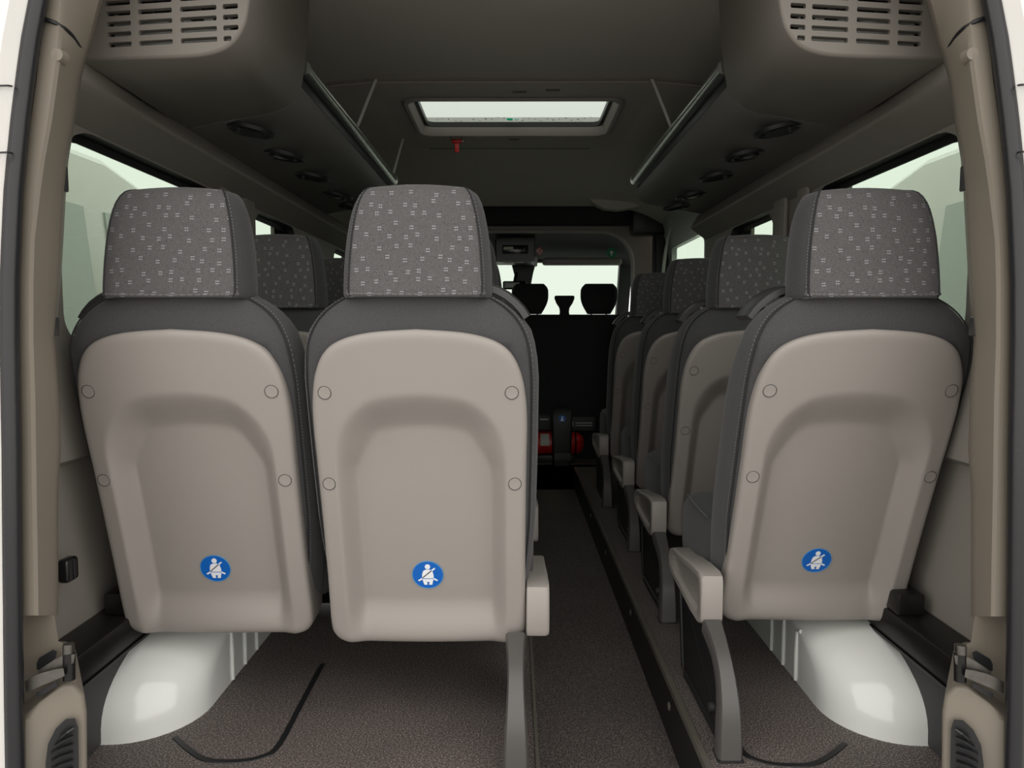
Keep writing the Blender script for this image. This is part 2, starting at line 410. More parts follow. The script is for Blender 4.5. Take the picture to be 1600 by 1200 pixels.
q = MB(); q.tube([p for p in ceil_sec(Y1 - .008, 0, DR * .85) if abs(p[0]) < .85], .0045, 6); q.build('liner_edge', 'shell', o)
# seam across the roof
q = MB(); q.box(-.40, .36, 3.579, 3.583, CZ - DR - .002, CZ - DR + .001); q.build('roof_seam', 'black', o)
for x, y in ((.0, 3.41), (.02, 2.74), (.14, 2.72)):
    q = MB(); q.box(x - .025, x + .025, y - .004, y + .004, CZ - DR - .004, CZ - DR + .002, .0015); q.build('clip_slot', 'dark_plastic', o)
# roof outer skin with a hole for the hatch
m = MB()
plate(m, (-1.02, 1.02, 1.15, 4.7), (HX0 - .05, HX1 + .05, HY0 - .05, HY1 + .05), .05, lambda a, b: (a, b, 1.81), (0, 0, -.03))
q = m.build('roof_skin', 'body_white', o)
# hatch
hc = Vector(((HX0 + HX1) / 2, (HY0 + HY1) / 2, CZ)); e = empty('roof_hatch', hc); tag(e, 'glass emergency roof hatch in the ceiling', 'roof hatch')
hx, hy = (HX1 - HX0) / 2, (HY1 - HY0) / 2
m = MB()                                           # beige rounded collar
secs = []
for gx, z in ((.022, -DR - .003), (.014, -DR - .010), (.0, -DR - .010), (-.008, -DR + .002), (-.016, .008)):
    secs.append([(a, b, z) for a, b, _, _ in rrect(-hx - gx, hx + gx, -hy - gx, hy + gx, .055 + gx * .5, 8)])
m.loft(secs, cap0=False, cap1=False); m.build('collar', 'shell', e)
m = MB(); plate(m, (-hx - .05, hx + .05, -hy - .05, hy + .05), (-hx + .030, hx - .030, -hy + .03, hy - .016), .03, lambda a, b: (a, b, .010), (0, 0, .02)); m.build('seal_frame', 'black', e)
m = MB(); m.loft([[(a, b, z) for a, b, _, _ in rrect(-hx - .03, hx + .03, -hy - .03, hy + .03, .05)] for z in (.030, .035)]); gl = m.build('pane', 'hatchglass', e, smooth=False)
for k in range(26):                                # ceramic dots near the edge of the glass
    q = MB(); x = -hx + .07 + k * (2 * hx - .14) / 25; yy = hy - .03 - random.random() * .06
    q.cyl((x, yy, .0285), (x, yy, .0298), random.uniform(.002, .0045), 8); q.build('dot', 'black', gl)
for x in (-.23, .2):
    q = MB(); q.cyl((x, hy + .002, -.008), (x, hy - .006, -.012), .007, 12); q.build('screw_cap', 'cap', e)
m = MB(); quad(m, (-.033, hy - .085, .0285), (.033, hy - .085, .0285), (.033, hy - .045, .0285), (-.033, hy - .045, .0285)); st = m.build('exit_sticker', 'film_white', e, smooth=False)
for a, b, c, d in ((-.029, -.003, -.081, -.049), (.002, .029, -.072, -.066), (.002, .022, -.060, -.055)):
    m = MB(); quad(m, (a, hy + c, .0275), (b, hy + c, .0275), (b, hy + d, .0275), (a, hy + d, .0275)); m.build('sticker_print', 'film_green', st, smooth=False)
# red emergency pull
e = empty('emergency_pull', P(714, 214, 3.30)); e.location.z = CZ - DR; tag(e, 'red emergency pull hanging below the roof hatch', 'handle')
m = MB(); m.tube([(-.028, 0, 0), (-.028, 0, -.016), (-.02, 0, -.024), (.02, 0, -.024), (.028, 0, -.016), (.028, 0, 0)], .0045, 8); m.build('bracket', 'steel', e)
m = MB(); m.box(-.024, .024, -.010, .006, -.030, -.012, .006, 3); m.build('grip', 'red', e)
m = MB(); m.box(-.010, .010, -.006, .002, -.070, -.026, .003); m.build('strap', 'red', e)

# ------------------------------------------------------------------ luggage racks
def spot(parent, s, y, kind):
    t = empty  # local helper builds on the sloping soffit
    x = s * .735; z = 1.4165 - .004
    sl = -s * math.atan2(.045, .24)
    Mx = Matrix.Translation((x, y, z)) @ Matrix.Rotation(-sl if False else sl, 4, 'Y')
    def xf(mb_): mb_.v = [tuple(Mx @ Vector(p)) for p in mb_.v]; return mb_
    m = MB(); n = 28
    ring = lambda rx, ry, zz: [(rx * math.cos(2 * math.pi * k / n), ry * math.sin(2 * math.pi * k / n), zz) for k in range(n)]
    m.loft([ring(.080, .066, .004), ring(.078, .064, -.006), ring(.068, .054, -.009), ring(.060, .047, -.001)], cap1=True)
    b = xf(m).build('air_nozzle' if kind else 'reading_light', 'black', parent)
    if kind:
        for a in (-.026, -.009, .009, .026):
            m = MB(); hl = math.sqrt(max(.0, 1 - (a / .042) ** 2)) * .05
            m.add([(-hl, a - .006, -.002), (hl, a - .006, -.002), (hl, a + .002, -.012), (-hl, a + .002, -.012), (-hl, a - .005, -.0005), (hl, a - .005, -.0005), (hl, a + .0035, -.011), (-hl, a + .0035, -.011)],
                  [(0, 1, 2, 3), (4, 7, 6, 5), (0, 4, 5, 1), (3, 2, 6, 7), (0, 3, 7, 4), (1, 5, 6, 2)])
            xf(m).build('blade', 'black', b)
        m = MB(); m.cyl((.0, -.045, -.006), (0, -.05, -.022), .006, 10); xf(m).build('tab', 'dark_plastic', b)
    else:
        m = MB(); m.loft([ring(.035, .026, -.002), ring(.03, .022, -.010), ring(.012, .01, -.013)]); xf(m).build('lens', 'rubber', b)
        m = MB(); m.cyl((-s * .052, 0, -.006), (-s * .052, 0, -.012), .006, 10); xf(m).build('button', 'dark_plastic', b)
for s, side in ((-1, 'left'), (1, 'right')):
    e = empty('luggage_rack', (0, 0, 0)); tag(e, 'overhead luggage rack with metal rail along the %s wall' % side, 'luggage rack', 'overhead luggage racks')
    pr = [(.862, 1.392), (.78, 1.408), (.70, 1.423), (.64, 1.434), (.605, 1.444), (.580, 1.460), (.566, 1.482), (.562, 1.508), (.568, 1.514), (.578, 1.512), (.590, 1.490), (.62, 1.470), (.70, 1.455), (.862, 1.43)]
    ys = [1.985, 3.41, 3.45, 3.48, 3.495]; sc = [0, 0, .10, .30, .6]
    m = MB(); secs = []
    for y, k in zip(ys, sc): secs.append([(s * (x + (.74 - x) * k * .25), y, z + (1.46 - z) * k) for x, z in pr])
    m.loft(secs); m.build('shelf', 'soffit', e)
    RX, RZ = .553, 1.552
    yr = 3.44
    m = MB(); m.cyl((s * RX, 1.99, RZ), (s * RX, yr, RZ), .0185, 18); rail = m.build('rail', 'steel', e)
    m = MB(); m.cyl((s * RX, yr - .006, RZ), (s * RX, yr + .012, RZ), .0215, 18); m.build('end_cap', 'steel', rail)
    m = MB(); m.box(min(s * (RX + .008), s * (RX + .022)), max(s * (RX + .008), s * (RX + .022)), 1.99, yr - .03, 1.505, RZ - .004); m.build('rail_web', 'black', rail)
    for y, xt in ((2.62, .478),) if s > 0 else ((2.62, .478), (3.40, .50)):
        m = MB(); zt = CZ - .012
        m.prism([(s * RX - .005, y, RZ), (s * RX + .005, y, RZ), (s * RX + .005, y + .004, RZ), (s * RX - .005, y + .004, RZ)], (s * (xt - RX), .0, zt - RZ)); m.build('hanger_strap', 'pale', e)
    for y, k in ((2.06, 1), (2.35, 0), (2.67, 1), (3.04, 0), (3.31, 1)):
        spot(e, s, y, k)

# ------------------------------------------------------------------ ventilation housings at the rear
def outline(pts, n=5):
    return pts
def vent_unit(s, side):
    e = empty('ventilation_housing', (0, 0, 0)); tag(e, 'grey plastic ventilation housing with slotted grille above the %s rear window' % side, 'vent housing', 'ventilation housings')
    def shape(c, top):              # sharp outer corner, rounded inner corner
        low = [Vector((x, 0, z)) for x, z in c]
        return [(p.x, p.z) for p in crom(low, 4)] + top
    rear = shape([(.807, 1.366), (.70, 1.363), (.60, 1.361), (.555, 1.364), (.520, 1.374), (.495, 1.396), (.480, 1.430), (.470, 1.50), (.463, 1.60), (.46, 1.73)], [(.60, 1.75), (.72, 1.72), (.745, 1.60), (.780, 1.46)])
    far = shape([(.862, 1.392), (.76, 1.412), (.68, 1.426), (.63, 1.436), (.595, 1.450), (.570, 1.472), (.556, 1.505), (.544, 1.58), (.536, 1.66), (.530, 1.74)], [(.60, 1.75), (.862, 1.74), (.862, 1.60), (.862, 1.46)])
    yf = lambda x: 1.365 + (x - .46) / .34 * .045      # rear face is turned slightly inwards
    secs = []
    for ins, dy in ((.006, 0.0), (.002, .002), (0, .006)):
        c = Vector((.62, 1.55))
        sec = []
        for x, z in rear:
            q = Vector((x, z)); dr = (c - q).normalized() * ins; q += dr
            sec.append((s * q.x, yf(q.x) + dy, q.y))
        secs.append(sec)
    for t in (.25, .5, .75, 1.0):
        sec = []
        for (x, z), (x2, z2) in zip(rear, far):
            k = t * t * (3 - 2 * t) * .4 + t * .6
            sec.append((s * (x + (x2 - x) * k), yf(x) + .006 + (1.98 - yf(x) - .006) * t, z + (z2 - z) * k))
        secs.append(sec)
    # smooth each outline
    secs2 = [[Vector(p) for p in sec] for sec in secs]
    m = MB(); m.loft(secs2, cap0=False, cap1=True); m.build('body', 'greybox', e, ang=50)
    # slotted grille: face plate cut by the slots
    base = secs2[0]
    m = MB(); m.loft([base, [p + Vector((0, .012, 0)) for p in base]])
    g = m.build('grille', 'greybox', e, ang=40)
    cut = MB()
    cols = [(.705, .752), (.624, .690), (.538, .608), (.497, .526)]
    rows = [1.386 + k * .0186 for k in range(16)]
    for ci, (a, b) in enumerate(cols):
        for ri, z in enumerate(rows):
            if z > 1.70: continue
            aa = a
            if ci == 3 and ri == 0: aa = a + .014
            if ci == 3 and ri > 3: aa = a - .004
            if ci == 0: b2 = b + .001 * ri
            else: b2 = b
            zz = z
            cy = yf((a + b) / 2)
            lp = rrect(aa, b2, zz, zz + .0088, .0026, 3)
            cut.loft([[(s * x, yf(x) - .02, z_) for x, z_, _, _ in lp], [(s * x, yf(x) + .05, z_) for x, z_, _, _ in lp]])
    c = cut.build('cutter', 'black', None, smooth=False)
    md = g.modifiers.new('b', 'BOOLEAN'); md.object = c; md.operation = 'DIFFERENCE'; md.solver = 'EXACT'
    bpy.context.view_layer.update()
    dg = bpy.context.evaluated_depsgraph_get(); nm = bpy.data.meshes.new_from_object(g.evaluated_get(dg))
    g.modifiers.clear(); g.data = nm
    bpy.data.objects.remove(c)
    # the fan box that shows through the slots
    m = MB(); m.box(min(s * .545, s * .77), max(s * .545, s * .77), 1.46, 1.48, 1.405, 1.47, .003); m.build('inner_duct', 'pale', e)
    for k in range(5):
        m = MB(); m.box(min(s * (.55 + k * .045), s * (.575 + k * .045)), max(s * (.55 + k * .045), s * (.575 + k * .045)), 1.45, 1.465, 1.455, 1.50, .003); m.build('fan_fin', 'black_metal', e)
vent_unit(-1, 'left'); vent_unit(1, 'right')

# ------------------------------------------------------------------ rear door frame
PIL = [(-260, 86, 116, 152, 230), (-180, 70, 100, 134, 208), (-100, 58, 88, 120, 185), (0, 47, 75, 100, 160), (60, 33, 66, 95, 143), (95, 28, 61, 92, 132), (125, 23, 58, 88, 124), (190, 16, 49, 79, 114), (250, 12, 41, 68, 104), (300, 8, 36, 61, 100), (375, 5, 32, 52, 96), (440, 2, 30, 50, 92), (530, 2, 30, 50, 84), (625, 3, 32, 53, 90), (700, 5, 33, 54, 92), (770, 5, 34, 55, 88), (880, 6, 35, 57, 88), (960, 7, 36, 58, 88), (985, 7, 36, 58, 84)]
DS = 1.20
tn = 2
for s, side in ((-1, 'left'), (1, 'right')):
    def pt(px, v, d):
        q = P(px, v, d); return Vector((q.x if s < 0 else -q.x, q.y, q.z))
    # rubber seal: fat bead plus thin lip
    path = [((r[1] + r[2]) / 2, r[0]) for r in PIL] + [(23, 1100), (25, 1210), (27, 1290)]
    m = MB(); m.tube([pt(u, v, DS - .02) for u, v in path], .0135, 12)
    e = m.build('door_seal', 'rubber'); tag(e, 'black rubber door seal along the %s edge of the rear opening' % side, 'seal')
    m = MB(); m.tube([pt(u - 9, v, DS - .028) for u, v in path], .0045, 8); m.build('seal_lip', 'rubber', e)
    # white body flange beyond the seal
    m = MB(); secs = []
    for u, v in path:
        secs.append([pt(u - 4, v, DS + .012), pt(u - 10, v, DS - .012), pt(u - 16, v, DS - .03), pt(u - 45, v, DS - .05), pt(-100, v, DS - .045), pt(-190, v, DS - .01), pt(-190, v, DS + .05), pt(u - 4, v, DS + .05)])
    m.loft(secs); o = m.build('trim_%d' % (tn + 1), 'body_white'); tag(o, 'white painted body edge at the %s of the rear opening' % side, 'body panel', kind='structure'); tn += 1
    for vv in (136, 240):
        m = MB(); d = DS - .05
        m.tube([pt(-60, vv, d - .002), pt(-20, vv, d - .0035), pt(12, vv - 1, d - .0), pt(20, vv, d + .02)], .0016, 6); m.build('panel_gap', 'rubber', o)
    # pillar lining
    m = MB(); secs = []
    dd = (DS - .004, DS, DS + .015, DS + .055)
    for v, a, b, c, f in PIL:
        if v > 970: continue
        low = 0
        secs.append([pt(b - 6, v, DS + .02), pt(b, v, DS - .002), pt(c - 4, v, DS - .006), pt(c + 3, v, DS), pt((c + f) / 2, v, DS + .03), pt(f - 4, v, DS + .062), pt(f, v, DS + .075), pt(f + 4, v, DS + .20), pt(f - 40, v, DS + .26)])
    m.loft([crom(q, 1) for q in secs]); o = m.build('trim_%d' % (tn + 1), 'beige', ang=24); tag(o, 'beige plastic lining of the %s rear pillar' % side, 'pillar trim', kind='structure'); tn += 1
    # separate cap of the pillar lining near the roof and its groove
    m = MB(); m.tube(crom([pt(72, 32, DS - .006), pt(92, 40, DS - .004), pt(112, 56, DS + .02), pt(128, 80, DS + .06)], 5), .0035, 6); m.build('groove', 'black', o)
    m = MB(); q = pt(91, 88, DS - .002)
    m.cyl(q + Vector((0, .012, 0)), q + Vector((0, -.0035, 0)), .0120, 18, .010); m.build('button', 'beige', o)
    for v0, v1, u in ((258, 298, 96), (495, 525, 82)):
        m = MB(); a = pt(u - 4, v0, DS + .09); b = pt(u + 3, v1, DS + .09)
        m.box(min(a.x, b.x), max(a.x, b.x) - .002, a.y, a.y + .02, b.z, a.z, .003); m.build('clip', 'dark_plastic', o)
    # lower housing with air grille
    e = empty('pillar_box', (0, 0, 0)); tag(e, 'beige lower pillar housing with black air grille at the %s of the rear sill' % side, 'pillar housing', 'lower pillar housings')
    fr = [(36, 1075), (36, 1062)]
    m = MB()
    poly = [(33, 1300), (33, 1118), (46, 1112), (62, 1098), (100, 1066), (118, 1068), (133, 1084), (137, 1110), (139, 1300)]
    m.loft([[pt(u, v, DS + .000 if u < 60 else DS + .0 + (u - 60) / 75 * .035) for u, v in poly], [pt(u, v, DS + .25) for u, v in [(33 + (a - 33) * .86, 515 + (b - 515) * .86 + 8) for a, b in poly]]])
    ob = m.build('housing', 'beige', e, ang=30)
    bv = ob.modifiers.new('bev', 'BEVEL'); bv.width = .008; bv.segments = 3; bv.limit_method = 'ANGLE'; bv.angle_limit = R(40)
    gp = [(74, 1300), (72, 1190), (76, 1160), (88, 1136), (104, 1121), (118, 1120), (123, 1134), (124, 1180), (124, 1300)]
    dfun = lambda u: DS - .001 + max(0, (u - 60)) / 75 * .035
    m = MB(); m.loft([[pt(u, v, dfun(u) - .006) for u, v in gp], [pt(u, v, dfun(u) + .01) for u, v in gp]]); gr = m.build('grille', 'black', e)
    for k in range(9):
        v = 1141 + k * 12.5
        u0 = 96 if k == 0 else (88 if k == 1 else 82)
        m = MB(); m.tube([pt(u0, v + 9, dfun(u0) - .010), pt((u0 + 115) / 2, v + 1, dfun(100) - .012), pt(115, v - 5, dfun(115) - .010)], .0032, 6); m.build('slat', 'black_gloss', gr)
    # recessed panel between the pillar lining and the lower housing (behind the latch)
    m = MB(); m.loft([[pt(u, v, DS + .055) for u, v in ((30, 960), (86, 960), (92, 1000), (116, 1010), (118, 1100), (30, 1130))], [pt(u, v, DS + .2) for u, v in ((30, 960), (86, 960), (92, 1000), (116, 1010), (118, 1100), (30, 1130))]])
    m.build('recess_panel', 'beige', e, smooth=False)
    # door check latch
    e = empty('door_latch', (0, 0, 0)); tag(e, 'worn metal door check latch on the %s rear pillar' % side, 'door latch', 'door check latches')
    D = DS + .02
    m = MB(); lp = [(58, 1034), (62, 1026), (84, 1013), (90, 1016), (88, 1026), (66, 1046), (58, 1044)]
    m.loft([[pt(u, v, D + .012) for u, v in lp], [pt(u, v, D + .02) for u, v in lp]]); m.build('slot', 'black', e)
    m = MB(); lp = [(60, 1046), (84, 1030), (96, 1024), (118, 1020), (116, 1034), (100, 1042), (86, 1044), (62, 1053)]
    m.loft([[pt(u, v, D - .012) for u, v in lp], [pt(u, v, D + .0) for u, v in lp]]); m.build('arm', 'latch', e)
    m = MB(); m.cyl(pt(109, 1060, D - .006), pt(109, 1018, D - .006), .0095, 14); pn = m.build('pin', 'black_metal', e)
    m = MB(); m.cyl(pt(108, 1020, D - .006), pt(108, 1004, D - .006), .009, 14); m.build('pin_head', 'latch', pn)
    m = MB(); lp = [(40, 1062), (64, 1050), (86, 1044), (100, 1042), (102, 1054), (88, 1060), (64, 1070), (41, 1080)]
    m.loft([[pt(u, v, D - .028) for u, v in lp], [pt(u, v, D - .022) for u, v in lp]]); m.build('strap', 'latch', e)
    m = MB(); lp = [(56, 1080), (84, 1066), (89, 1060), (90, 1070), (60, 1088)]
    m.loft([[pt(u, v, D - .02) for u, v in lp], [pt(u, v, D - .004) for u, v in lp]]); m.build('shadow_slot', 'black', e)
# opening header and sill of the body, above and below the frame
m = MB(); m.box(-1.0, 1.0, 1.14, 1.22, 1.62, 1.82, .01); o = m.build('wall_rear', 'body_white'); tag(o, 'white body header above the rear opening', 'body panel', kind='structure')

# ------------------------------------------------------------------ wheel arches
def wheel_arch(s, side):
    e = empty('wheel_arch', (s * .9, 2.0, 0)); tag(e, 'glossy white painted wheel arch at the %s of the rear floor' % side, 'wheel arch', 'wheel arches')
    a0, h0, yc = .52, .200, 1.995
    n = 40; secs = []
    prof = [(.925, 0)] + [(.85 - .155 * math.sin(t), t) for t in [i * math.pi / 2 / 10 for i in range(11)]]
    for x, t in prof:
        a = a0 - .16 * (1 - math.cos(t)); h = h0 - .045 * (1 - math.cos(t))
        secs.append([(s * x - s * .9, yc - a * math.cos(math.pi * k / n) - 2.0, h * math.sin(math.pi * k / n) ** .68 - .002) for k in range(n + 1)])
    last = secs[-1]
    secs.append([(p[0], p[1] * .98, 0 - .002) for p in last])
    m = MB(); m.loft(secs, closed=False, cap0=False, cap1=False)
    m.build('arch_panel', 'white_paint', e, ang=60)
    for ph in (.27, .36, .44):
        k = ph * math.pi
        path = []
        for x, t in prof[10:]:
            a = a0 - .16 * (1 - math.cos(t)); h = h0 - .045 * (1 - math.cos(t))
            path.append((s * x - s * .9, yc - a * math.cos(k) - 2.0, h * math.sin(k) ** .68))
        x, y, z = path[-1]; path += [(x - s * .001, y, z * .6), (x - s * .001, y, 0.004)]
        q = MB(); q.tube(path, .005, 8); q.build('rib', 'white_paint', e)
wheel_arch(-1, 'left'); wheel_arch(1, 'right')

# ------------------------------------------------------------------ cab end: bulkhead, cab, windscreen
m = MB()
plate(m, (-1.0, 1.0, -.2, 1.80), (-.735, .735, .0, 1.468), (.20, .20, .02, .02), lambda a, b: (a, YF, b), (0, .07, 0), n=10, back=True)
o = m.build('wall_front', 'beige'); tag(o, 'beige arched frame between passenger cabin and cab', 'wall', kind='structure')
q = MB(); lp = [Vector((a, YF - .004, b)) for a, b, _, _ in rrect(-.735, .735, .0, 1.468, (.20, .20, .02, .02), 10)]
q.tube([Vector((.735, YF - .004, .02))] + lp[:22] + [Vector((-.735, YF - .004, .02))], .012, 8); q.build('arch_piping', 'shell', o)
q = MB(); q.box(-.86, .82, 4.50, 4.60, 1.50, 1.66, .01); q.build('recess_shade', 'darkcloth', o)  # solid dark box, its colour stands in for shade in the roof recess
m = MB()
m.loft([[(x * k, y, z) for x, z in ((-1, -.05), (-1, .72))] for y, k in ((YF + .05, .93), (5.3, .90), (5.75, .84))], closed=False, cap0=False, cap1=False)
m.loft([[(-x * k, y, z) for x, z in ((-1, -.05), (-1, .72))] for y, k in ((YF + .05, .93), (5.3, .90), (5.75, .84))], closed=False, cap0=False, cap1=False)
m.loft([[(-.95, y, z - .04), (-.7, y, z), (0, y, z + .01), (.7, y, z), (.95, y, z - .04)] for y, z in ((YF + .05, 1.52), (5.1, 1.45), (5.45, 1.345))], closed=False, cap0=False, cap1=False)
for s in (-1, 1):      # windscreen and B pillars, door header
    m.loft([[(s * (.775 + dx), y, z) for dx, y in ((0, yy), (.09, yy), (.09, yy + .08), (0, yy + .08))] for z, yy in ((.70, 5.72), (1.36, 5.42))])
    m.loft([[(s * (x), 4.64 + dy, z) for x, dy in ((.76, 0), (.95, 0), (.95, .26), (.80, .26))] for z in (.0, 1.5)])
    m.loft([[(s * .80, y, 1.40), (s * .95, y, 1.40), (s * .95, y, 1.52), (s * .80, y, 1.50)] for y in (4.65, 5.45)])
m.box(-.9, .9, 5.60, 5.95, .0, .74, .05)
o = m.build('wall_cab', 'kick'); tag(o, 'dark cab shell with roof, pillars and dashboard', 'wall', kind='structure')
wn += 1
we = empty('window_%d' % wn, (0, 5.6, 1.0)); tag(we, 'bright front windscreen behind the cab seats', 'window', kind='structure')
m = MB(); m.loft([[(-.85, 5.78 - 5.6, -.30), (.85, 5.78 - 5.6, -.30), (.85, 5.45 - 5.6, .36), (-.85, 5.45 - 5.6, .36)], [(-.85, 5.786 - 5.6, -.30), (.85, 5.786 - 5.6, -.30), (.85, 5.456 - 5.6, .36), (-.85, 5.456 - 5.6, .36)]]); m.build('pane', 'clear', we, smooth=False)
for s in (-1, 1):
    wn += 1
    we = empty('window_%d' % wn, (s * .90, 5.2, 1.05)); tag(we, 'tinted cab door window on the %s' % ('left' if s < 0 else 'right'), 'window', kind='structure')
    m = MB(); m.box(-.003, .003, -.32, .30, -.34, .36); m.build('pane', 'tint', we, smooth=False)
# sun visors
for x0, x1, lb in ((.20, .76, 'rolled pale sun visor above the windscreen, right side'), (-.70, -.14, 'rolled pale sun visor above the windscreen, left side')):
    e = empty('sun_visor', ((x0 + x1) / 2, 5.25, 1.345)); tag(e, lb, 'sun visor', 'sun visors'); hw = (x1 - x0) / 2
    m = MB(); m.box(-hw, hw, -.03, .05, -.026, .026, .02, 4); m.build('panel', 'shell', e)
    m = MB(); m.cyl((-hw - .03, .03, .01), (-hw + .02, .03, .01), .008, 10); m.build('hinge', 'dark_plastic', e)
# overhead console
e = empty('overhead_console', (.0, 4.95, 1.42)); tag(e, 'grey overhead console with display above the windscreen', 'console')
p0 = P(805, 392, 4.9); e.location = p0
m = MB(); secs = [[(a, y, b) for a, b, _, _ in rrect(-hw_, hw_, -.075, .085, .02)] for y, hw_ in ((0, .125), (.02, .135), (.25, .135))]; m.loft(secs); m.build('housing', 'dark_plastic', e)
m = MB(); m.box(-.085, .085, -.012, .01, -.022, .034, .004); dp = m.build('display', 'black_gloss', e)
m = MB(); m.box(-.078, -.012, -.0145, -.011, .004, .024, .001); m.build('label', 'cream_display', dp)
m = MB(); m.box(.055, .066, -.0145, -.011, -.012, .02, .001); m.build('knob', 'dark_plastic', dp)
for x in (-.05, .03):
    m = MB(); m.box(x - .03, x + .03, -.01, .02, -.082, -.072, .004); m.build('lamp', 'pale', e)
for x in (-.14, .135):
    m = MB(); m.box(x - .012, x + .012, -.012, .03, -.105, -.04, .008, 3); m.build('hinge_cover', 'grey_paint', e)
# small round and diamond stickers under the cab roof
q = P(843, 393, 4.86); e = empty('warning_sticker', q); tag(e, 'red and white diamond warning sticker beside the overhead console', 'sticker')
m = MB(); m.loft([[(.032, y, 0), (0, y, .032), (-.032, y, 0), (0, y, -.032)] for y in (0, .003)]); m.build('plate', 'pale', e, smooth=False)
m = MB(); m.loft([[(.006, y, .015), (-.006, y, .015), (-.006, y, -.015), (.006, y, -.015)] for y in (-.002, 0)]); m.build('symbol', 'red', e, smooth=False)
m = MB(); m.tube([(.028, -.001, 0), (0, -.001, .028), (-.028, -.001, 0), (0, -.001, -.028)], .0035, 6, closed=True); m.build('border', 'red', e)
m = MB(); m.cyl((0, .003, 0), (0, .06, .03), .004, 8); m.build('peg', 'dark_plastic', e)
q = P(955, 396, 4.95); e = empty('exit_sticker', q); tag(e, 'round green sticker with white arrow near the right windscreen pillar', 'sticker')
m = MB(); m.cyl((0, 0, 0), (0, .003, 0), .034, 24); m.build('plate', 'green', e, smooth=False)
m = MB(); m.loft([[(.0, y, .018), (-.016, y, .0), (-.005, y, .0), (-.005, y, -.016), (.005, y, -.016), (.005, y, 0), (.016, y, 0)] for y in (-.002, 0)]); m.build('arrow', 'white_print', e, smooth=False)
m = MB(); m.cyl((0, .003, 0), (0, .06, .03), .004, 8); m.build('peg', 'dark_plastic', e)
# interior mirror
q = P(818, 418, 5.35); e = empty('rear_view_mirror', q); tag(e, 'dark interior mirror and sensor mount hanging at the windscreen', 'mirror')
m = MB(); m.loft([[(x * k, y, z) for x, y in ((-.085, -.03), (.085, -.03), (.085, .05), (-.085, .05))] for z, k in ((.03, 1.05), (-.05, .8), (-.13, .62))]); m.build('mount', 'black', e)
m = MB(); m.box(-.15, .02, -.09, -.06, -.165, -.105, .012, 3); mm = m.build('mirror_head', 'black_gloss', e)
m = MB(); m.box(-.138, -.03, -.092, -.089, -.155, -.115, .001); m.build('glass', 'grey_paint', mm)
m = MB(); m.tube([(-.05, -.02, -.04), (-.06, -.05, -.08), (-.065, -.07, -.11)], .012, 8); m.build('arm', 'black', e)

# sliding door in the right wall near the front
e = empty('door_1', (0, 0, 0)); tag(e, 'light grey painted sliding door on the right with a window', 'door', kind='structure')
m = MB()
plate(m, (3.50, 4.48, .60, 1.56), (3.62, 4.36, .80, 1.335), .06, lambda a, b: (.925 - max(0, b - 1.3) * .25, a, b), (.03, 0, 0))
m.box(.93, .98, 3.5, 4.48, -.05, .60, .01); m.box(.86, .985, 3.5, 4.48, 1.555, 1.70, .005)
m.build('door_panel', 'grey_paint', e)
m = MB(); m.box(.945, .950, 3.58, 4.40, .76, 1.37); m.build('pane', 'tint', e, smooth=False)
m = MB(); m.tube([(.918, 3.64, 1.372), (.916, 4.34, 1.372)], .008, 8); m.build('guide_rail', 'pale', e)
m = MB(); m.box(.84, .95, 4.44, 4.54, .0, 1.52, .02, 3); m.build('door_rubber', 'black', e)
m = MB(); m.tube(crom([(.90, 4.2, 1.46), (.895, 4.3, 1.40), (.89, 4.38, 1.30), (.885, 4.42, 1.15)], 5), .010, 8); m.build('cable', 'grey_paint', e)
m = MB(); m.box(.70, .92, 4.40, 4.54, 1.43, 1.60, .02); m.build('lock_block', 'black', e)
m = MB(); m.loft([[(x, y, z) for x, z in ((.40, 1.70), (.42, 1.63), (.46, 1.59), (.52, 1.562), (.60, 1.553), (.70, 1.566), (.78, 1.595), (.84, 1.64), (.84, 1.72))] for y in (4.30, 4.38)]); m.build('corner_cover', 'liner', e)

# ------------------------------------------------------------------ passenger seats
LEAN = [-.04, .115]              # shell back face: y at the top edge, y at the bottom edge
def ycurve(z):
    return LEAN[1] - (z - .205) / .66 * (LEAN[1] - LEAN[0])
BW = [(.215, .190), (.25, .203), (.32, .214), (.45, .226), (.58, .229), (.70, .230), (.78, .230), (.83, .224), (.865, .214), (.89, .197), (.908, .178), (.921, .158), (.930, .140), (.938, .127), (.95, .117)]
def bw(z):
    for (a, b), (c, d) in zip(BW, BW[1:]):
        if a <= z <= c: return b + (d - b) * (z - a) / (c - a)
    return BW[0][1] if z < BW[0][0] else BW[-1][1]
def yback(z):
    y = ycurve(z) + .014
    if z > .84: y = ycurve(.84) + .014 + (z - .84) * .02
    return y
def smooth(t): t = max(0., min(1., t)); return t * t * (3 - 2 * t)
def body_sec(z, w_, yb, yf):
    ph = []
    a = w_ - min(.042, w_ * .3)
    tuck = .058 * smooth((.85 - z) / .08)      # the cushion is hollow behind the plastic shell
    for k in range(9): u = -1 + k / 4; ph.append((a * u, yb + .012 * u * u - .004 + tuck * smooth((1 - abs(u)) / .22)))
    for x, y in ((w_ - .014, yb + .020), (w_ - .003, yb + .040)): ph.append((x, y))
    for t in (.0, .5, 1.0): ph.append((w_ + .002 * (1 - abs(2 * t - 1)), yb + .055 + (yf - .03 - yb - .055) * t))
    ph += [(w_ - .008, yf - .010), (w_ - .03, yf)]
    for u in (.6, .2, -.2, -.6): ph.append(((w_ - .03) * u, yf - .012))
    ph += [(-w_ + .03, yf), (-w_ + .008, yf - .010)]
    for t in (1.0, .5, 0.0): ph.append((-w_ - .002 * (1 - abs(2 * t - 1)), yb + .055 + (yf - .03 - yb - .055) * t))
    for x, y in ((w_ - .003, yb + .040), (w_ - .014, yb + .020)): ph.append((-x, y))
    return [(x, y, z) for x, y in ph]
